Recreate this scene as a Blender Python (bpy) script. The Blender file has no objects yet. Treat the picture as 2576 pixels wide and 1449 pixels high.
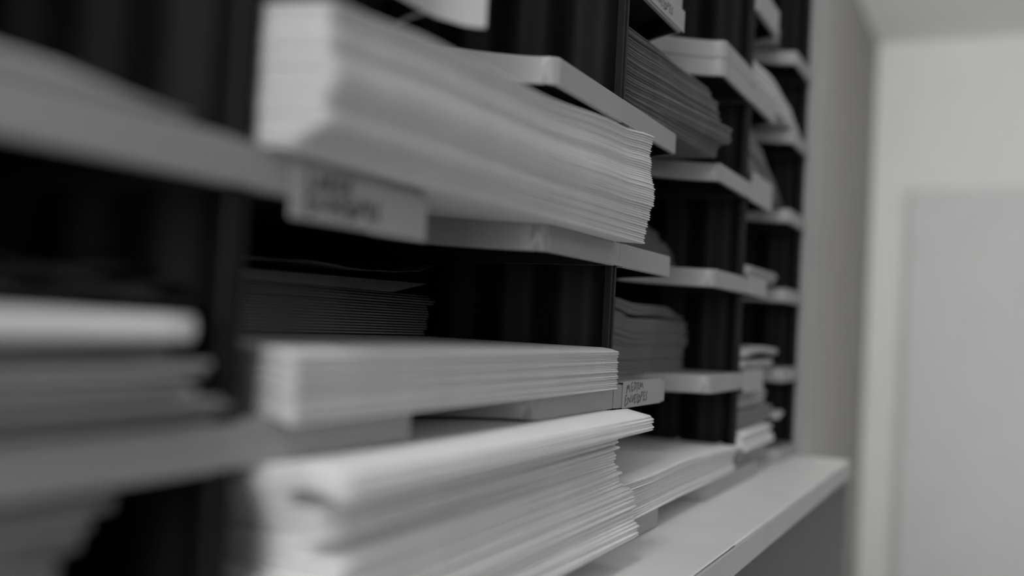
import bpy, bmesh, math, random
from mathutils import Vector, Matrix
random.seed(11)
SC = bpy.context.scene
COL = SC.collection

# ------------------------------------------------------------------ measures (metres)
W = 0.2493          # width of one sorter column
H = 0.0650          # pitch of the sorter rows
LIP = 0.0110        # height of a tray's front lip
PLATE = 0.0105      # height of a tray's upper surface over its underside
XEND = 0.7105       # right end of the last column
TABLE_Z = -H        # top of the desk
DEPTH = 0.285
FLOOR_Z = TABLE_Z - 0.92
CEIL_Z = 1.285
YBACK, YFRONT, XLEFT, XRIGHT = 0.346, -3.0, -2.5, 4.2


# ------------------------------------------------------------------ materials
def mat(name, v, rough=0.7, noise=0.06, scale=60, bump=0.0, bscale=300, spec=0.3, speck=0.0):
    m = bpy.data.materials.new(name)
    m.use_nodes = True
    nt = m.node_tree
    b = nt.nodes['Principled BSDF']
    tc = nt.nodes.new('ShaderNodeTexCoord')
    n = nt.nodes.new('ShaderNodeTexNoise')
    n.inputs['Scale'].default_value = scale
    n.inputs['Detail'].default_value = 5
    nt.links.new(tc.outputs['Object'], n.inputs['Vector'])
    r = nt.nodes.new('ShaderNodeValToRGB')
    t = v if isinstance(v, tuple) else (v, v, v)
    r.color_ramp.elements[0].position = 0.3
    r.color_ramp.elements[1].position = 0.7
    r.color_ramp.elements[0].color = tuple(c * (1 - noise) for c in t) + (1,)
    r.color_ramp.elements[1].color = tuple(min(1, c * (1 + noise)) for c in t) + (1,)
    nt.links.new(n.outputs['Fac'], r.inputs['Fac'])
    out = r.outputs['Color']
    if speck:
        n3 = nt.nodes.new('ShaderNodeTexNoise')
        n3.inputs['Scale'].default_value = 900
        n3.inputs['Detail'].default_value = 2
        nt.links.new(tc.outputs['Object'], n3.inputs['Vector'])
        r3 = nt.nodes.new('ShaderNodeValToRGB')
        r3.color_ramp.elements[0].position = 0.26
        r3.color_ramp.elements[1].position = 0.31
        r3.color_ramp.elements[0].color = (1 - speck,) * 3 + (1,)
        r3.color_ramp.elements[1].color = (1, 1, 1, 1)
        nt.links.new(n3.outputs['Fac'], r3.inputs['Fac'])
        mx = nt.nodes.new('ShaderNodeMix')
        mx.data_type = 'RGBA'
        mx.blend_type = 'MULTIPLY'
        mx.inputs[0].default_value = 1
        nt.links.new(out, mx.inputs[6])
        nt.links.new(r3.outputs['Color'], mx.inputs[7])
        out = mx.outputs[2]
    nt.links.new(out, b.inputs['Base Color'])
    b.inputs['Roughness'].default_value = rough
    b.inputs['Specular IOR Level'].default_value = spec
    if bump:
        n2 = nt.nodes.new('ShaderNodeTexNoise')
        n2.inputs['Scale'].default_value = bscale
        nt.links.new(tc.outputs['Object'], n2.inputs['Vector'])
        bp = nt.nodes.new('ShaderNodeBump')
        bp.inputs['Strength'].default_value = bump
        bp.inputs['Distance'].default_value = 0.001
        nt.links.new(n2.outputs['Fac'], bp.inputs['Height'])
        nt.links.new(bp.outputs['Normal'], b.inputs['Normal'])
    return m


M_PAPER = mat('white_paper', 0.80, 0.75, 0.03, 40, 0.08, 500, 0.25)
M_PAPER2 = mat('off_white_paper', 0.66, 0.8, 0.04, 40, 0.08, 500, 0.2)
M_KRAFT = mat('kraft_paper', 0.17, 0.85, 0.10, 50, 0.15, 600, 0.2)
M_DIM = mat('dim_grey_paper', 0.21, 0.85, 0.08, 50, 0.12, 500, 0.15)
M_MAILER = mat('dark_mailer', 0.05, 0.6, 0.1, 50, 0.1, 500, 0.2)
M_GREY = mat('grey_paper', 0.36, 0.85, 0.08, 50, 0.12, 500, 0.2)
M_TRAY = mat('pale_plastic', 0.31, 0.38, 0.02, 30, 0.03, 900, 0.45)
M_BLACK = mat('black_plastic', 0.006, 0.55, 0.15, 40, 0.03, 700, 0.12)
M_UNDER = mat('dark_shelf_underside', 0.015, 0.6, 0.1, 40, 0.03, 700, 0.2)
M_CAP = mat('black_edge_plastic', 0.005, 0.5, 0.15, 60, 0.04, 700, 0.22)
M_CARD = mat('label_card', 0.38, 0.7, 0.03, 60, 0.05, 800, 0.25)
M_INK = mat('marker_ink', 0.12, 0.7, 0.1, 200)
M_DESK = mat('desk_laminate', 0.70, 0.5, 0.03, 25, 0.04, 900, 0.35, speck=0.18)
M_DESKEDGE = mat('desk_edge_band', 0.45, 0.5, 0.04, 25, 0.04, 900, 0.3)
M_DESKPANEL = mat('desk_panel', 0.085, 0.6, 0.05, 20, 0.03, 600, 0.3)
M_PANEL = mat('sorter_side', (0.31, 0.32, 0.31), 0.55, 0.03, 20, 0.03, 600, 0.3)
M_WALLD = mat('wall_paint_dark', 0.35, 0.85, 0.02, 8, 0.05, 200, 0.2)
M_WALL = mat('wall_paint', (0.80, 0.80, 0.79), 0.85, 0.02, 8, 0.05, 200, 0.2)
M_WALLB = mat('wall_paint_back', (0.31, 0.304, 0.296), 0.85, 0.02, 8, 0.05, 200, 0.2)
M_TRIM = mat('partition_paint', (0.66, 0.66, 0.66), 0.8, 0.02, 8, 0.05, 200, 0.2)
M_CEIL = mat('ceiling_paint', (0.90, 0.90, 0.89), 0.9, 0.02, 8, 0.05, 200, 0.2)
M_FLOOR = mat('floor_carpet', 0.30, 0.95, 0.15, 200, 0.3, 400, 0.1)
M_CHIP = mat('chipped_board', 0.10, 0.9, 0.3, 400)


# ------------------------------------------------------------------ helpers
def link(name, me, m, parent=None, loc=(0, 0, 0)):
    if isinstance(me, bmesh.types.BMesh):
        bm = me
        bmesh.ops.recalc_face_normals(bm, faces=bm.faces)
        me = bpy.data.meshes.new(name)
        bm.to_mesh(me)
        bm.free()
    me.materials.append(m)
    o = bpy.data.objects.new(name, me)
    COL.objects.link(o)
    o.location = loc
    if parent:
        o.parent = parent
    return o


def smooth(o, ang=38):
    for p in o.data.polygons:
        p.use_smooth = True
    o.data.set_sharp_from_angle(angle=math.radians(ang))
    return o


def box(bm, x0, x1, y0, y1, z0, z1, bev=0.0):
    vs = [bm.verts.new((x, y, z)) for z in (z0, z1) for y in (y0, y1) for x in (x0, x1)]
    fs = [(0, 2, 3, 1), (4, 5, 7, 6), (0, 1, 5, 4), (2, 6, 7, 3), (0, 4, 6, 2), (1, 3, 7, 5)]
    faces = [bm.faces.new([vs[i] for i in f]) for f in fs]
    if bev:
        es = list({e for f in faces for e in f.edges})
        bmesh.ops.bevel(bm, geom=es, offset=bev, segments=2, affect='EDGES', profile=0.5)


def boxobj(name, m, dims, parent=None, bev=0.0, origin=None):
    x0, x1, y0, y1, z0, z1 = dims
    o = origin or (0, 0, 0)
    bm = bmesh.new()
    box(bm, x0 - o[0], x1 - o[0], y0 - o[1], y1 - o[1], z0 - o[2], z1 - o[2], bev)
    return link(name, bm, m, parent, o)


def tag(o, label, cat, group=None):
    o['label'] = label
    o['category'] = cat
    if group:
        o['group'] = group
    return o


def structure(o):
    o['kind'] = 'structure'
    return o


def empty(name, loc):
    o = bpy.data.objects.new(name, None)
    o.empty_display_size = 0.05
    COL.objects.link(o)
    o.location = loc
    return o


def lerp_pts(pts, x):
    if x <= pts[0][0]:
        return pts[0][1]
    for (a, b), (c, d) in zip(pts, pts[1:]):
        if x <= c:
            t = (x - a) / (c - a)
            t = t * t * (3 - 2 * t) if len(pts) > 2 else t
            return b + (d - b) * t
    return pts[-1][1]


# ------------------------------------------------------------------ the room
structure(boxobj('floor', M_FLOOR, (XLEFT, XRIGHT, YFRONT, YBACK, FLOOR_Z - 0.1, FLOOR_Z)))
structure(boxobj('ceiling', M_CEIL, (XLEFT, XRIGHT, YFRONT, YBACK, CEIL_Z, CEIL_Z + 0.1)))
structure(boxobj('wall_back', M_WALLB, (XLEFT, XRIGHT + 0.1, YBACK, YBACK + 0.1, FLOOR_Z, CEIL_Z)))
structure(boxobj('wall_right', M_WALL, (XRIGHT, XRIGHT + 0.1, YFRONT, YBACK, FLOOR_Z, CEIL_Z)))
structure(boxobj('wall_left', M_WALLD, (XLEFT - 0.1, XLEFT, YFRONT, YBACK, FLOOR_Z, CEIL_Z)))
structure(boxobj('wall_front', M_WALLD, (XLEFT, XRIGHT, YFRONT - 0.1, YFRONT, FLOOR_Z, CEIL_Z)))
structure(boxobj('trim_1', M_TRIM, (XRIGHT - 0.04, XRIGHT, -2.9, 0.20, FLOOR_Z, 0.665), bev=0.01))

# ------------------------------------------------------------------ the desk
desk = empty('desk', (0, 0.15, FLOOR_Z))
tag(desk, 'pale laminate desk with a dark front panel under the letter sorter', 'desk')


def dpart(name, m, dims, parent=desk, bev=0.0):
    o = boxobj(name, m, tuple(d - s for d, s in zip(dims, (0, 0, .15, .15, FLOOR_Z, FLOOR_Z))), parent, bev)
    return o


DX = 0.716
top = dpart('desktop', M_DESK, (-1.6, DX, -0.0455, 0.335, TABLE_Z - 0.0138, TABLE_Z), bev=0.0012)
eb = dpart('edge_band', M_DESKEDGE, (-1.6, DX, -0.0470, -0.0456, TABLE_Z - 0.0138, TABLE_Z - 0.0004), bev=0.0004)
dpart('front_panel', M_DESKPANEL, (-1.58, DX - 0.002, -0.0440, -0.026, FLOOR_Z, TABLE_Z - 0.0139))
dpart('side_panel', M_DESKPANEL, (DX - 0.02, DX - 0.002, -0.0255, 0.33, FLOOR_Z, TABLE_Z - 0.0139))
dpart('side_panel', M_DESKPANEL, (-1.58, -1.56, -0.0255, 0.33, FLOOR_Z, TABLE_Z - 0.0139))
bm = bmesh.new()          # a chipped sliver where the laminate meets the edge band
rnd = random.Random(4)
xs = [0.236 + i * 0.006 for i in range(13)]
up = [bm.verts.new((x, -0.0458 - .15 + (0.00003 if i < 11 else 0.0007) * rnd.uniform(.2, 1), TABLE_Z + 0.00006 - FLOOR_Z)) for i, x in enumerate(xs)]
lo = [bm.verts.new((x, -0.0459 - .15, TABLE_Z - 0.0001 - FLOOR_Z)) for x in xs]
for i in range(len(xs) - 1):
    bm.faces.new((lo[i], lo[i + 1], up[i + 1], up[i]))
r_ = bmesh.ops.extrude_face_region(bm, geom=bm.faces[:])
for v in [g for g in r_['geom'] if isinstance(g, bmesh.types.BMVert)]:
    v.co += Vector((0, 0.0001, -0.0002))
chip = link('edge_chip', bm, M_CHIP, desk)
chip['label'] = 'dark chipped sliver along the desk edge'

# ------------------------------------------------------------------ the sorter body
SZ0, SZ1 = TABLE_Z, 0.455
sorter = empty('literature_sorter', (0.23, 0.14, SZ0))
tag(sorter, 'letter sorter with black corrugated dividers and pale end panel, standing on the desk', 'letter sorter')


def spart(name, bm, m, parent=sorter):
    bmesh.ops.translate(bm, verts=bm.verts, vec=(-0.23, -0.14, -SZ0) if parent is sorter else (0, 0, 0))
    return link(name, bm, m, parent)


def divider(xc, label=None):
    # a vertical corrugated sheet, waves running up and down
    bm = bmesh.new()
    n = 170
    prof = []
    y0, y1 = 0.0042, DEPTH
    for i in range(n + 1):
        y = y0 + (y1 - y0) * i / n
        prof.append((xc + 0.0026 * math.sin((y - y0) / 0.0300 * 2 * math.pi), y))
    t = 0.0007
    ring = [(x - t, y) for x, y in prof] + [(x + t, y) for x, y in reversed(prof)]
    lo = [bm.verts.new((x, y, SZ0)) for x, y in ring]
    hi = [bm.verts.new((x, y, SZ1)) for x, y in ring]
    m = len(ring)
    for i in range(m):
        j = (i + 1) % m
        bm.faces.new((lo[i], lo[j], hi[j], hi[i]))
    for i in range(n):
        a, b = i, m - 1 - i
        bm.faces.new((lo[a], lo[a + 1], lo[b - 1], lo[b]))
        bm.faces.new((hi[a], hi[b], hi[b - 1], hi[a + 1]))
    o = smooth(spart('divider', bm, M_BLACK), 60)
    # edge cap: a channel with a raised bead on each side of a groove
    bm = bmesh.new()
    prof = [(-.0034, .0044), (-.0034, .0020), (-.0030, .0014), (-.0020, .0014), (-.0014, .0022), (-.0004, .0024), (.0004, .0018),
            (.0010, .0013), (.0030, .0013), (.0037, .0019), (.0037, .0044)]
    lo = [bm.verts.new((xc + x - .23, y - .14, 0.0)) for x, y in prof]
    hi = [bm.verts.new((xc + x - .23, y - .14, SZ1 - SZ0)) for x, y in prof]
    for i in range(len(prof)):
        j = (i + 1) % len(prof)
        bm.faces.new((lo[i], lo[j], hi[j], hi[i]))
    bm.faces.new(lo)
    bm.faces.new(hi[::-1])
    link('edge_cap', bm, M_CAP, o)


for xc in (-W, 0.0, W, 2 * W, XEND - 0.0010):
    divider(xc)
bm = bmesh.new(); box(bm, XEND + 0.0040, XEND + 0.0125, -0.0150, DEPTH + 0.004, SZ0, SZ1 + 0.012, 0.0006)
spart('end_panel', bm, M_PANEL)['label'] = 'pale grey side panel of the sorter'
bm = bmesh.new(); box(bm, -W - 0.008, XEND + 0.0038, DEPTH + 0.0005, DEPTH + 0.004, SZ0, SZ1)
spart('back_panel', bm, M_BLACK)
bm = bmesh.new(); box(bm, -W - 0.008, XEND + 0.0038, 0.0, DEPTH + 0.004, SZ1 + 0.0002, SZ1 + 0.010)
spart('top_panel', bm, M_BLACK)


# ------------------------------------------------------------------ trays
def tray_outline(w, rec=True):
    """plan of a tray, counter-clockwise seen from above, front edge at y=-0.001"""
    s = w / W
    yf = -0.0010
    e = 0.0052
    pts = [(e, yf)]
    if rec:
        half = [(0.1700, 0.0), (0.1668, 0.0083), (0.1615, 0.0170), (0.1535, 0.0270), (0.1440, 0.0355), (0.1345, 0.0410), (0.12425, 0.0430)]
        c = 0.12425
        left = [(2 * c - x, y) for x, y in half]                 # from the left corner inwards
        # left corner, small rounding
        pts += [(left[0][0] - 0.0030, yf), (left[0][0] - 0.0012, yf + .0003), (left[0][0] - .0002, yf + 0.0012)]
        curve = left[:] + half[-2::-1]
        # subdivide the bowl with Catmull-Rom
        P = [curve[0]] + curve + [curve[-1]]
        out = []
        for i in range(1, len(P) - 2):
            p0, p1, p2, p3 = [Vector((a[0], a[1])) for a in P[i - 1:i + 3]]
            for k in range(4):
                t = k / 4
                out.append(0.5 * ((2 * p1) + (p2 - p0) * t + (2 * p0 - 5 * p1 + 4 * p2 - p3) * t * t + (3 * p1 - p0 - 3 * p2 + p3) * t ** 3))
        out.append(Vector(curve[-1]))
        pts += [(v.x, v.y + .0005) for v in out]
        R = 0.0045
        a0 = half[0][0]
        pts.pop()
        pts += [(a0 - .0006, yf + R * 0.9), (a0 - .0001, yf + R * .50), (a0 + .0008, yf + R * .22), (a0 + 0.0022, yf + .0002), (a0 + R, yf)]
        pts = [(x * s, y) for x, y in pts]
    pts += [(w - e, yf), (w - e, DEPTH - 0.004), (e, DEPTH - 0.004)]
    pts[0] = (e, yf)
    return pts


def offset(pts, d):
    n = len(pts)
    out = []
    for i in range(n):
        a, b, c = Vector(pts[i - 1]), Vector(pts[i]), Vector(pts[(i + 1) % n])
        e1, e2 = (b - a).normalized(), (c - b).normalized()
        n1, n2 = Vector((-e1.y, e1.x)), Vector((-e2.y, e2.x))
        m = (n1 + n2)
        m = m / max(0.35, m.dot(n1)) if m.length > 1e-6 else n1
        q = b + m * d
        out.append((q.x, q.y))
    return out


def tray_mesh(w, h=LIP, ears=True):
    bm = bmesh.new()
    P = tray_outline(w)
    c = 0.0006
    rings = [(offset(P, c), 0.0), (P, c), (P, h - c), (offset(P, c), h)]
    vr = [[bm.verts.new((x, y, z)) for x, y in r] for r, z in rings]
    n = len(P)
    I = offset(P, 0.0024)
    si = set()
    i0 = [bm.verts.new((x, y, 0.0)) for x, y in I]
    i1 = [bm.verts.new((x, y, h - 0.0026)) for x, y in I]
    si.update(i0)
    si.update(i1)
    for A, B in ((vr[0], vr[1]), (vr[1], vr[2]), (vr[2], vr[3]), (i0, vr[0]), (i1, i0)):
        for i in range(n):
            j = (i + 1) % n
            bm.faces.new((A[i], A[j], B[j], B[i]))
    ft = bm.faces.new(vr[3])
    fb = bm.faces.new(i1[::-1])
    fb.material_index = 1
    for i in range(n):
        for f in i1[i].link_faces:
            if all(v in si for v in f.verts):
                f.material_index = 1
    bmesh.ops.triangulate(bm, faces=[ft, fb])
    if ears:                                    # the lip runs on over the divider edges
        box(bm, 0.0001, 0.0053, -0.0010, 0.0009, 0.0004, h - 0.0003)
        box(bm, w - 0.0053, w - 0.0001, -0.0010, 0.0009, 0.0004, h - 0.0003)
    bmesh.ops.recalc_face_normals(bm, faces=bm.faces)
    me = bpy.data.meshes.new('shelf_tray')
    bm.to_mesh(me)
    bm.free()
    for p in me.polygons:
        p.use_smooth = True
    me.set_sharp_from_angle(angle=math.radians(30))
    me.materials.append(M_TRAY)
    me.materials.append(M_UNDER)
    return me


WL = XEND - 2 * W
T_FULL, T_LAST = tray_mesh(W), tray_mesh(WL)


def tray(ci, j, label, dz=0.0, dx=0.0, dy=0.0):
    o = bpy.data.objects.new('shelf_tray', T_LAST if ci == 2 else T_FULL)
    COL.objects.link(o)
    o.location = (ci * W + dx, dy, j * H + dz)
    tag(o, label, 'tray', 'pull-out trays of the letter sorter')
    return o


MED = {'top': [[(4.22, 6.6), (4.72, 11.0), (6.32, 8.0), (6.62, 11.4), (9.12, 7.1)], [(12.52, 11.6), (10.42, 11.1), (11.22, 7.1), (13.82, 8.3)],
               [(11.42, 9.1), (13.32, 9.7)], [(15.02, 11.4), (15.32, 8.0)], [(14.72, 11.4), (15.92, 11.6), (17.42, 10.4), (16.92, 9.1), (15.32, 8.0)],
               [(19.12, 11.2), (18.82, 6.9)], [(18.12, 11.2), (20.92, 11.3)], [(20.62, 11.1), (20.72, 8.7), (21.52, 8.1), (23.02, 8.6), (23.22, 11.2)],
               [(23.22, 11.2), (24.62, 8.6), (25.72, 11.5), (28.02, 8.4)]],
       'env': [[(4.72, 5.7), (2.62, 5.6), (2.42, 0.6), (5.42, 2.0)], [(2.82, 3.2), (5.12, 4.3)], [(6.42, 1.8), (6.72, 5.2), (9.92, 1.7), (10.32, 5.7)],
               [(12.22, 5.9), (12.32, 1.4), (15.02, 5.3)], [(18.42, 5.6), (15.22, 5.3), (15.82, 1.4), (17.62, 2.4)], [(15.72, 3.1), (18.12, 4.5)],
               [(20.02, 6.0), (19.62, 1.4), (23.12, 2.1)], [(22.22, 5.4), (21.22, 3.7), (22.62, 2.1), (24.32, 2.7), (23.82, 4.5), (22.22, 5.4)],
               [(25.82, 6.4), (24.62, 2.4)], [(25.82, 6.3), (27.82, 6.7), (27.42, 5.1), (25.32, 4.2)], [(31.42, 6.2), (29.42, 6.6), (28.92, 1.8), (30.62, 2.8)],
               [(29.22, 4.0), (31.42, 4.8)], [(34.52, 6.5), (32.82, 5.0), (34.32, 3.6), (33.32, 2.2), (31.92, 2.7)]],
       'large': [[(2.8, 11.4), (2.5, 7.2), (5.2, 7.5)], [(6.2, 7.1), (7.9, 11.5), (9.2, 7.2)], [(6.8, 8.7), (8.8, 8.9)],
                 [(10.6, 7.1), (10.8, 11.3), (12.8, 10.6), (11.2, 9.2), (13.2, 7.2)], [(17.2, 10.9), (15.2, 11.3), (14.5, 8.6), (16.0, 7.2), (17.4, 8.8), (16.0, 8.9)],
                 [(21.2, 11.4), (18.9, 11.2), (19.0, 7.3), (21.4, 7.5)], [(19.1, 9.3), (20.9, 9.5)]]}


def ribbon(bm, line, w, y, sx=1.0, sz=1.0, ox=0.0, oz=0.0, t=0.00012):
    """one pen stroke as a thin raised band, rounded at its ends"""
    pts = [Vector((a * 1e-3 * sx + ox, b * 1e-3 * sz + oz)) for a, b in line]
    # a smooth hand: Chaikin once for the corners
    if len(pts) > 2:
        q = [pts[0]]
        for a, b in zip(pts, pts[1:]):
            q += [a.lerp(b, .2), a.lerp(b, .8)]
        q.append(pts[-1])
        pts = q
    L, R = [], []
    for i, p in enumerate(pts):
        d = (pts[min(i + 1, len(pts) - 1)] - pts[max(i - 1, 0)]).normalized()
        n = Vector((-d.y, d.x)) * w / 2
        e = d * (w * .3) * (-1 if i == 0 else 1 if i == len(pts) - 1 else 0)
        L.append(p + n * (0.6 if e.length else 1) + e)
        R.append(p - n * (0.6 if e.length else 1) + e)
    f = [(bm.verts.new((a.x, y - t, a.y)), bm.verts.new((b.x, y - t, b.y)), bm.verts.new((b.x, y, b.y)), bm.verts.new((a.x, y, a.y))) for a, b in zip(L, R)]
    for a, b in zip(f, f[1:]):
        for k in range(4):
            bm.faces.new((a[k], b[k], b[(k + 1) % 4], a[(k + 1) % 4]))
    bm.faces.new(f[0])
    bm.faces.new(f[-1][::-1])


def card(t, x0, x1, z0, z1, fold=0.0, lines=(), label=None, ink_w=0.00075, ink=True, y=-0.0010):
    """a card slipped on the lip (local to its tray), with its top edge folded back"""
    bm = bmesh.new()
    box(bm, x0, x1, y - 0.0006, y - 0.0001, z0, z1, 0.00012)
    if fold:
        box(bm, x0, x1, y - 0.0001, y + fold, z1 - 0.0005, z1, 0.00012)
    c = link('label_card', bm, M_CARD, t)
    if label:
        c['label'] = label
    for word, sx, sz, ox, oz in lines:
        bm = bmesh.new()
        for s in MED[word]:
            ribbon(bm, s, ink_w, y - 0.0006, sx, sz, x0 + ox, oz)
        k = link('lettering', bm, M_INK, c)
        k['label'] = {'top': 'handwritten MEDIUM', 'env': 'handwritten ENVELOPES', 'large': 'handwritten LARGE'}[word]
    return c


# second column from the left
tL2 = tray(0, -1, 'pale tray at the bottom, under the thick fanned pile of white envelopes')
tM2 = tray(0, 0, 'pale tray carrying the neat flat pile of white envelopes')
tN2 = tray(0, 1, 'pale tray with a raised written label, under the tallest pile of white envelopes')
tO2 = tray(0, 2, 'pale scooped tray just above the tallest pile of white envelopes')
card(tN2, 0.0150, 0.0786, -0.0050, 0.0088, 0.0, [('large', 1.0, 1.0, 0.0035, -0.0040), ('env', 1.0, 1.0, 0.0035, -0.0040)],
     'raised card with two blurred lines of handwriting', 0.0014)
bm = bmesh.new()                     # its card peels off at the right and curls forward
line = [(0.0140, -0.0013), (0.045, -0.0013), (0.0700, -0.0014), (0.0765, -0.0020), (0.0805, -0.0042), (0.0835, -0.0076), (0.0852, -0.0112), (0.0858, -0.0142)]
lo = [bm.verts.new((x, y, -0.0022 - (0.0016 if x > .08 else 0.0) * (x - .08) / .006)) for x, y in line]
hi = [bm.verts.new((x, y, 0.0165 - (0.0025 if x > .08 else 0.0) * (x - .08) / .006)) for x, y in line]
for k in range(len(line) - 1):
    bm.faces.new((lo[k], lo[k + 1], hi[k + 1], hi[k]))
r_ = bmesh.ops.extrude_face_region(bm, geom=bm.faces[:])
for v in [g for g in r_['geom'] if isinstance(g, bmesh.types.BMVert)]:
    v.co += Vector((-0.0001, -0.00022, 0))
cc = smooth(link('label_card', bm, M_CARD, tO2), 60)
cc['label'] = 'blank card peeling off and curling forward'
# third column
tL3 = tray(1, -1, 'pale tray on the desk under the drooping pile of white envelopes')
tM3 = tray(1, 0, 'pale tray with the label reading MEDIUM ENVELOPES', dx=0.0009)
tN3 = tray(1, 1, 'pale tray directly above the one labelled MEDIUM ENVELOPES')
tO3 = tray(1, 2, 'pale tray under the bulging pile of dark kraft envelopes')
tP3 = tray(1, 3, 'lower nested pale tray above the dark kraft envelopes, with a written label')
tP3b = tray(1, 3, 'upper of two nested pale trays above the dark kraft envelopes', dz=LIP + 0.0001)
card(tM3, 0.0116, 0.0690, -0.0002, 0.0122, 0.0040, [('top', 1, 1, 0, 0), ('env', 1, 1, 0, 0)], 'card with MEDIUM ENVELOPES in marker')
card(tP3, 0.0150, 0.0800, 0.0006, 0.0120, 0.0, [('env', 1.0, 1.0, 0.0090, 0.0012)], 'card with ENVELOPES in marker', 0.0007)
# last column
tL4 = tray(2, -1, 'pale bottom tray in the last column beside the end panel, under mixed envelopes')
tM4 = tray(2, 0, 'pale tray in the last column holding two loose envelopes, second tray from the desk')
tN4 = tray(2, 1, 'pale tray in the last column under a thin short pile, third from the desk')
tO4 = tray(2, 2, 'pale tray in the last column under the sloping dark envelopes, fourth from the desk')
tP4 = tray(2, 3, 'pale tray in the last column under the thick rounded pile, fifth from the desk')
tQ4 = tray(2, 4, 'pale topmost tray in the last column beside the end panel')
card(tM4, 0.006, 0.0660, -0.0030, 0.0125, 0.003)
card(tN4, 0.006, 0.0640, 0.0, 0.0130, 0.003)
card(tO4, 0.004, 0.0700, -0.0010, 0.0195, 0.0)
card(tP4, 0.003, 0.0690, 0.0003, 0.0180, 0.0)
card(tQ4, 0.003, 0.0670, 0.0006, 0.0190, 0.0)
# first column, nearest the lens
tL1 = tray(-1, -1, 'blurred pale tray on the desk in the first column, left of the fanned pile')
tM1 = tray(-1, 0, 'blurred pale tray in the first column under the white board and grey papers')
tN1 = tray(-1, 1, 'blurred pale tray in the first column with a thin paper pile on it')


# ------------------------------------------------------------------ envelopes
KNOTS = (-.016, -.012, -.008, -.005, -.001, .003, .006, .02, .08, .0915, .11, .14)


def sheet(name, m, x0, x1, yf, depth, zc, t, nx=22, nose=0.0009, dz=None):
    """one envelope: folded front edge with a rounded nose, its line zc(x) and front yf(x) free; dz(x, y) bends it"""
    bm = bmesh.new()
    ox, oy = (x0 + x1) / 2, yf((x0 + x1) / 2)
    oz = zc((x0 + x1) / 2)
    rows = []
    ex = 0.0007
    st = 0.24 / nx
    zf, tf = zc, t

    def grid(f, x):
        k = math.floor(x / st)
        u = x / st - k
        return f(k * st) * (1 - u) + f((k + 1) * st) * u
    zc = lambda x: grid(zf, x)
    t = lambda x: grid(tf, x)
    k0 = math.ceil((x0 + 2 * ex) / st)
    xs = [x0, x0 + ex]
    while k0 * st < x1 - 2 * ex:
        xs.append(k0 * st)
        k0 += 1
    xs += [x1 - ex, x1]
    ymax = max(yf(x) for x in xs) + nose + .0004
    ymin = min(yf(x) for x in xs) + depth - .005
    kn = [q for q in KNOTS if ymax < q < ymin]
    for i, x in enumerate(xs):
        end = i in (0, len(xs) - 1)
        tt = t(x) * (0.25 if end else 1.0)
        y0 = yf(x)
        z = zc(x)
        sec = [(0.0 if not end else ex, 0.0)]
        ys = [nose] + [q - y0 for q in kn] + [depth]
        up = [(q, tt / 2) for q in ys]
        dn = [(q, -tt / 2) for q in reversed(ys)]
        ring = [(sec[0][0], tt * .12)] + up + dn + [(sec[0][0], -tt * .12)]
        rows.append([bm.verts.new((x - ox, y0 + a - oy, z + b + (dz(x, y0 + a) if dz else 0) - oz)) for a, b in ring])
    for A, B in zip(rows, rows[1:]):
        for k in range(len(A)):
            j = (k + 1) % len(A)
            bm.faces.new((A[k], A[j], B[j], B[k]))
    bm.faces.new(rows[0])
    bm.faces.new(rows[-1][::-1])
    o = link(name, bm, m, None, (ox, oy, oz))
    return smooth(o, 50)


def pile(name, m, cat, label, group, n, x0, x1, zb, zt, yf, depth, seed, jx=0.0008, jy=0.0006, walk=0.0, tilt=0.0, dz=None,
         first=None, last=None, fill=0.96, nx=22, x0f=None, x1f=None, mats=None, nose=0.0006):
    """n envelopes between the height lines zb(x) and zt(x); yf(f, x) is the front edge at fraction f of the pile"""
    rd = random.Random(seed)
    w = 0.0
    wt = 0.0
    for k in range(n):
        f = (k + .5) / n
        w = 0.8 * w + rd.gauss(0, 1) * walk
        wt = 0.8 * wt + rd.gauss(0, 1) * tilt
        jyk = rd.uniform(-jy, jy) + w
        tk = wt + rd.uniform(-tilt, tilt) * .4
        a = (x0f(f) if x0f else x0) + rd.uniform(-jx, jx)
        b = (x1f(f) if x1f else x1) + rd.uniform(-jx, jx)
        xc = (a + b) / 2
        o = sheet(name, (mats[k % len(mats)] if mats else m), a, b, lambda x: yf(f, x) + jyk + tk * (x - xc) / 0.12, depth,
                  lambda x: zb(x) + f * (zt(x) - zb(x)), lambda x: fill * (zt(x) - zb(x)) / n, nx=nx, dz=dz, nose=nose)
        lab = label
        if k == 0 and first:
            lab = first
        if k == n - 1 and last:
            lab = last
        tag(o, lab, cat, group)


def const(v):
    return lambda *a: v


def P(*pts):
    return lambda x: lerp_pts(pts, x)


# the tallest pile, second column, jutting over its tray
def droop1(x, y):
    return -0.0012 * min(1.0, max(0.0, (-y - 0.001) / 0.017)) ** 1.5


pile('white_envelope', M_PAPER, 'envelope', 'white envelope inside the tallest pile',
     'white envelopes of the tallest pile', 46, 0.0050, 0.2425, const(0.0757),
     P((0.0, .1092), (.012, .1110), (.055, .1140), (.115, .1153), (.20, .1205), (.2425, .1240)),
     lambda f, x: -0.0175 + 0.0012 * math.sin(f * 9 + .6) + .0006 * math.sin(f * 23 + 1) * (1 - x / .30) + 0.0085 * max(0, 1 - f / .18) * max(.18, 1 - x / .20) + 0.0006 * (1 - x / .24) * math.sin(f * 21), .215, 5,
     jx=.0005, jy=.00028, walk=.00010, tilt=.00012, dz=droop1, fill=.92,
     first='white envelope at the very bottom of the tallest pile, on the raised-label tray',
     last='white envelope lying topmost on the tallest pile, below the scooped tray')

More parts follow.
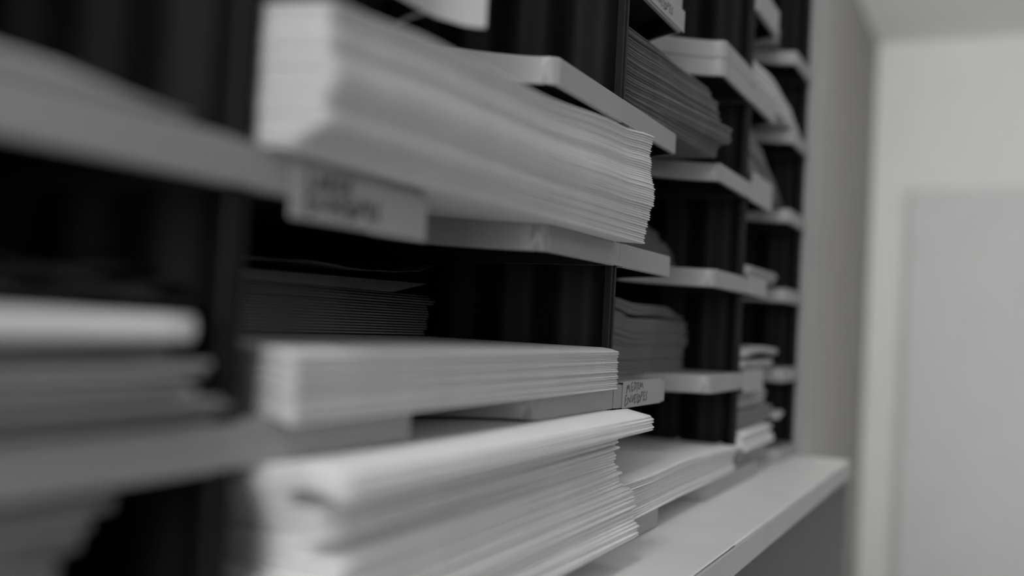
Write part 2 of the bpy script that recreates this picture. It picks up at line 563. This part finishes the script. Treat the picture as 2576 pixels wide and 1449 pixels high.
# the neat flat pile, second column
pile('white_envelope', M_PAPER2, 'envelope', 'white envelope inside the neat flat pile beside the MEDIUM ENVELOPES label',
     'white envelopes of the neat flat pile', 22, 0.0145, 0.2430, const(0.0113), const(0.0281),
     lambda f, x: -0.0058 + (0.0008 * (f - .5)), .23, 8, jx=.0007, jy=.00035, walk=.00012, tilt=.0002,
     dz=lambda x, y: -0.0016 * min(1, max(0, (-y) / 0.006)) * (1 - 0.9 * 0), nx=14,
     first='white envelope at the bottom of the neat flat pile beside the MEDIUM ENVELOPES label',
     last='white envelope topmost on the neat flat pile, its face in shade')

# the thick fanned pile at the bottom of the second column
ZL = TABLE_Z + 0.0113


def yf3(f, x):
    zz = ZL + f * 0.0548
    base = lerp_pts([(-.0545, -.0192), (-.0495, -.0212), (-.036, -.0172), (-.028, -.0115), (-.0262, -.0085), (-.0242, -.0068), (-.0146, -.0068), (-.0105, -.0085),
                     (-.0085, -.0112)], zz)
    left = lerp_pts([(-.0545, -.0190), (-.0235, -.0180), (-.0222, -.0070), (-.0192, -.0070), (-.0180, -.0145), (-.0100, -.0140), (-.0088, -.0050), (-.0063, -.0050)], zz)
    t = max(0, min(1, (0.2393 - x) / 0.22))
    return base + (left - base) * t ** 0.8


def curl3(x, y):
    return 0.0


pile('white_envelope', M_PAPER, 'envelope', 'white envelope with ragged end inside the thick fanned pile on the bottom tray',
     'white envelopes of the thick fanned pile', 39, 0.0180, 0.2400, const(ZL - .0003), const(-0.0063),
     lambda f, x: yf3(f * .875, x), .225, 21, jx=.0016, jy=.0011, walk=.0005, tilt=.0006, dz=curl3,
     x0f=lambda f: 0.0190 - .004 * math.sin(f * 7),
     first='white envelope at the very bottom of the thick fanned pile, lowest of the column')
pile('white_envelope', M_PAPER, 'envelope', 'white envelope in the thin bundle jutting forward on top of the fanned pile',
     'white envelopes of the jutting top bundle', 6, 0.0130, 0.2395, const(-0.0060), P((0.01, .0004), (.08, -.0001), (.24, .0006)),
     lambda f, x: -0.0243 + .0012 * abs(f - .35), .225, 33, jx=.0014, jy=.0005, tilt=.0002,
     dz=lambda x, y: -0.0022 * max(0, (-y - .012) / .012) ** 1.0 + 0.0014 * max(0, min(1, (-y - .004) / .008)) - 0.0012 * max(0, min(1, (y + .004) / .01)),
     last='white envelope topmost of the bundle jutting forward, its face catching the light')

# smaller envelopes pushed back on the neat pile, in shade
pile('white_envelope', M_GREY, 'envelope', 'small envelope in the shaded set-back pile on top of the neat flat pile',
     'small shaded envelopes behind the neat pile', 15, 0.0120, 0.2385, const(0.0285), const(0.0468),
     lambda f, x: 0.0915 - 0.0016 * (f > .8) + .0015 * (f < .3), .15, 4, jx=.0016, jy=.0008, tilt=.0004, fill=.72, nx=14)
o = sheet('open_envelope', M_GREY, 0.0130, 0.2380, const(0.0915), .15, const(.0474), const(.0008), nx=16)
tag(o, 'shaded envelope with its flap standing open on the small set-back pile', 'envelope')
bm = bmesh.new()
lo, hi = [], []
for k in range(13):
    u = k / 12
    lo.append(bm.verts.new((.0135 + u * .1915 - o.location.x, .0917 - o.location.y, .0480 - o.location.z)))
    hi.append(bm.verts.new((.0135 + u * .2250 - o.location.x, .0935 + .002 * math.sin(u * 3) - o.location.y, .0480 + .0022 + .0034 * u ** .7 - o.location.z)))
for k in range(12):
    bm.faces.new((lo[k], lo[k + 1], hi[k + 1], hi[k]))
r_ = bmesh.ops.extrude_face_region(bm, geom=bm.faces[:])
for v in [g for g in r_['geom'] if isinstance(g, bmesh.types.BMVert)]:
    v.co += Vector((0, 0.0005, -0.00005))
link('flap', bm, M_GREY, o)
o = sheet('loose_paper', M_GREY, 0.0130, 0.2396, lambda x: 0.0913 + .002 * math.sin(x * 40), .14,
          P((.01, .0556), (.115, .0560), (.145, .0574), (.180, .0566), (.205, .0574), (.228, .0592), (.2396, .0628)), const(.0005), nx=40)
tag(o, 'wavy loose paper topmost in the shaded set-back pile', 'paper')

# third column ----------------------------------------------------------------
pile('white_envelope', M_PAPER, 'envelope', 'white envelope in the drooping pile on the bottom tray beside the fanned pile',
     'white envelopes of the drooping pile', 18, 0.2585, 0.4885, P((.25, -.0540), (.4885, -.0538)),
     P((.2585, -.0348), (.30, -.0352), (.36, -.0338), (.43, -.0350), (.4885, -.0372)),
     lambda f, x: -0.0022 + .0014 * math.sin(f * 5) - .002 * (1 - f) * max(0, 1 - (x - .26) / .1), .23, 41, jx=.0009, jy=.0006, walk=.0002, tilt=.0004, fill=.86,
     last='white envelope topmost on the drooping pile, its face shading into the dark')
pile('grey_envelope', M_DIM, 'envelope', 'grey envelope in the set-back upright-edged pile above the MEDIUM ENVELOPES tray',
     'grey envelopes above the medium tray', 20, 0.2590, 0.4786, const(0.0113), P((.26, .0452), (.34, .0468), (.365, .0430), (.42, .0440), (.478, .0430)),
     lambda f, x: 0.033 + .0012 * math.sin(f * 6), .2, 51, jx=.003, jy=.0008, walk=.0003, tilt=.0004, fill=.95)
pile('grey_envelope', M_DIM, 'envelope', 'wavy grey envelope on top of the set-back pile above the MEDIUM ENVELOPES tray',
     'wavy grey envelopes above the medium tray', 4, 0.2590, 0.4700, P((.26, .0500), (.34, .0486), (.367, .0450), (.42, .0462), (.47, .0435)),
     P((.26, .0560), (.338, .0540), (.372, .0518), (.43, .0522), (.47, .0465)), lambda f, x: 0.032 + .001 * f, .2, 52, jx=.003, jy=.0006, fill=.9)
pile('kraft_envelope', M_KRAFT, 'envelope', 'thick dark envelope lying deep in the tray above the MEDIUM ENVELOPES one',
     'thick dark envelopes deep in a tray', 8, 0.2590, 0.4850, const(.0768), P((.26, .118), (.40, .117), (.485, .104)),
     lambda f, x: 0.044 + .016 * f * f, .2, 53, jx=.003, jy=.001, nx=14)


def yfO(f, x):
    zz = .1415 + f * .046
    r = lerp_pts([(.1405, -.0015), (.1480, -.0015), (.1505, -.0100), (.1580, -.0100), (.1596, -.0030), (.172, -.0015), (.180, .0040), (.187, .0105)], zz)
    t = max(0, min(1, (x - .27) / .13))
    return .0042 + (r - .0042) * t


pile('kraft_envelope', M_KRAFT, 'envelope', 'dark kraft envelope in the bulging pile beside the black divider, under the nested trays',
     'dark kraft envelopes of the bulging pile', 36, 0.2560, 0.4060, const(0.1417), P((.255, .1800), (.33, .1838), (.406, .1880)),
     yfO, .22, 61, jx=.0010, jy=.0007, walk=.0003, tilt=.0004, x1f=lambda f: .405 + .001 * math.sin(f * 8), nose=.0005)

# last column ------------------------------------------------------------------
L4 = [(-.0537, -.0440, .612, M_GREY, 3, 'pale envelope at the bottom of the mixed pile in the last column'),
      (-.0434, -.0300, .600, M_PAPER2, 4, 'white envelope low in the mixed pile in the last column'),
      (-.0294, -.0165, .620, M_DIM, 4, 'grey envelope high in the mixed pile in the last column'),
      (-.0158, -.0030, .606, M_GREY, 4, 'grey envelope topmost group of the mixed pile in the last column')]
for i, (a, b, xe, m_, n_, lab) in enumerate(L4):
    pile('mixed_envelope', m_, 'envelope', lab, 'mixed envelopes at the bottom of the last column', n_, .506, xe, const(a), const(b),
         lambda f, x, i=i: -.001 + (.004, -.001, .003, .006)[i], .2, 70 + i, jx=.006, jy=.0015, nx=8)
o = sheet('mixed_envelope', M_GREY, .630, .6475, const(-.002), .05, P((.62, -.031), (.6475, -.0215)), const(.0030), nx=8)
tag(o, 'small curled grey envelope corner beside the mixed pile', 'envelope')
o = sheet('mixed_envelope', M_GREY, .506, .606, const(.0), .2, const(.0166), const(.0050), nx=8)
tag(o, 'lower of two loose grey envelopes in the last column', 'envelope')
o = sheet('mixed_envelope', M_GREY, .506, .618, const(-.001), .2, P((.5, .0235), (.56, .0268), (.618, .0250)), const(.0050), nx=12)
tag(o, 'upper of two loose grey envelopes in the last column', 'envelope')
pile('mixed_envelope', M_GREY, 'envelope', 'grey envelope in the short thin pile on a tray in the last column', 'grey envelopes of the short thin pile', 4,
     .508, .600, const(.0768), const(.0850), const(-.001), .2, 81, jx=.004, jy=.001, nx=8)
pile('kraft_envelope', M_KRAFT, 'envelope', 'dark envelope in the sloping pile in the last column', 'dark envelopes of the sloping pile', 8,
     .508, .645, const(.1418), P((.508, .183), (.55, .176), (.60, .160), (.645, .1425)), const(.006), .2, 82, jx=.002, jy=.001, nx=12)
pile('white_envelope', M_PAPER2, 'envelope', 'pale envelope in the thick rounded pile high in the last column', 'pale envelopes of the thick rounded pile', 10,
     .508, .690, P((.508, .2068), (.58, .2085), (.69, .2068)), P((.508, .2300), (.575, .2330), (.64, .2265), (.69, .2140)), lambda f, x: .0015 + .003 * f, .2, 83, jx=.003, jy=.0012, nx=14)
pile('grey_envelope', M_GREY, 'envelope', 'grey envelope in the pile on the topmost tray of the last column', 'grey envelopes on the topmost tray', 6,
     .508, .632, const(.2718), P((.508, .318), (.58, .312), (.632, .286)), const(.012), .2, 84, jx=.003, jy=.001, nx=12)

# first column -------------------------------------------------------------------
pile('grey_envelope', M_PAPER2, 'envelope', 'blurred pale paper in the thin pile on the upper tray of the first column', 'papers of the thin pile in the first column', 4,
     -.240, -.0200, const(.0768), P((-.24, .0815), (-.05, .0805), (-.036, .0790), (-.02, .0780)), const(-.0005), .2, 91, jx=.003, jy=.0008, nx=14)
o = sheet('foam_board', M_PAPER, -.240, -.0150, const(-.003), .21, const(.0322), const(.0056), nx=10)
tag(o, 'thick white blurred board lying on grey papers in the first column', 'board')
pile('grey_envelope', M_GREY, 'envelope', 'blurred grey envelope under the thick white board in the first column', 'grey envelopes under the white board', 9,
     -.238, -.014, const(.0118), const(.0290), lambda f, x: -.001 + .003 * math.sin(f * 9), .21, 92, jx=.005, jy=.003, walk=.0008, tilt=.002, nx=14,
     x1f=lambda f: -.011 + .006 * math.sin(f * 11), mats=[M_GREY, M_DIM, M_DIM])
for i in range(3):
    o = sheet('crumpled_mailer', M_MAILER, -.20 + .02 * i, -.0070, lambda x, i=i: .008 + .006 * i + .002 * math.sin(x * 150 + i), .18,
              lambda x, i=i: .0382 + .0028 * i + .0012 * math.sin(x * 170 + 2 * i), const(.0014), nx=40)
    tag(o, ('lowest', 'middle', 'topmost')[i] + ' of three crumpled dark mailers on the white board in the first column', 'mailer', 'crumpled dark mailers')
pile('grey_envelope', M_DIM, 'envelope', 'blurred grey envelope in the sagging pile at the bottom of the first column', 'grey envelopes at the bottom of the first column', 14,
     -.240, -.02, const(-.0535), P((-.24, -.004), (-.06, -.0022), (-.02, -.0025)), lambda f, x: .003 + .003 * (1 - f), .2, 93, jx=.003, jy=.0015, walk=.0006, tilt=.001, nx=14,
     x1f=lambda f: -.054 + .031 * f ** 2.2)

# ------------------------------------------------------------------ light
def area(name, loc, sx, sy, power, rot=(0, 0, 0), spread=None):
    l = bpy.data.lights.new(name, 'AREA')
    l.shape = 'RECTANGLE'
    l.size, l.size_y = sx, sy
    l.energy = power
    o = bpy.data.objects.new(name, l)
    o.location = loc
    o.rotation_euler = rot
    COL.objects.link(o)
    return o


area('unseen_light', (XLEFT + 0.05, -0.50, 0.40), 1.2, 1.1, 34, (0, math.radians(-90), 0))  # main light, from an unseen window on the left
area('unseen_light', (0.9, YFRONT + 0.05, 0.95), 2.2, 0.6, 9, (math.radians(80), 0, 0))  # added fill for the front faces, no window known in this wall
area('ceiling_lamp', (-0.95, -0.22, CEIL_Z - 0.03), 0.6, 0.25, 11)
area('far_wall_fill', (1.25, -0.32, 0.72), 0.3, 0.9, 22, (0, math.radians(-112), 0))  # invented fill to brighten the far wall and ceiling, has no fixture
area('back_wall_fill', (2.8, -1.1, -0.75), 0.5, 0.5, 5.5, (math.radians(90), 0, 0))  # added low fill to lift the lower back wall, not a real lamp
w = bpy.data.worlds.new('World')
SC.world = w
w.use_nodes = True
w.node_tree.nodes['Background'].inputs['Color'].default_value = (0.5, 0.5, 0.5, 1)
w.node_tree.nodes['Background'].inputs['Strength'].default_value = 0.3

# ------------------------------------------------------------------ camera
yaw, pitch, roll, fpx = 1.1119469, 0.03397335, 0.05328685, 2500.1
fwd = Vector((math.sin(yaw) * math.cos(pitch), math.cos(yaw) * math.cos(pitch), math.sin(pitch)))
rgt = Vector((math.cos(yaw), -math.sin(yaw), 0))
upv = rgt.cross(fwd)
r2 = math.cos(roll) * rgt + math.sin(roll) * upv
u2 = -math.sin(roll) * rgt + math.cos(roll) * upv
cam = bpy.data.cameras.new('camera')
cam.sensor_width = 36.0
cam.sensor_fit = 'HORIZONTAL'
cam.lens = fpx / 2576 * 36.0
cam.clip_start = 0.01
cam.dof.use_dof = True
cam.dof.focus_distance = 0.455
cam.dof.aperture_fstop = 3.6
co = bpy.data.objects.new('camera', cam)
COL.objects.link(co)
m3 = Matrix((r2, u2, -fwd)).transposed()
co.matrix_world = Matrix.Translation((-0.17762456, -0.15806427, 0.03734717)) @ m3.to_4x4()
SC.camera = co

vs = SC.view_settings
vs.view_transform = 'Standard'
vs.look = 'None'
vs.gamma = 1.0
vs.exposure = -0.1
vs.use_curve_mapping = False
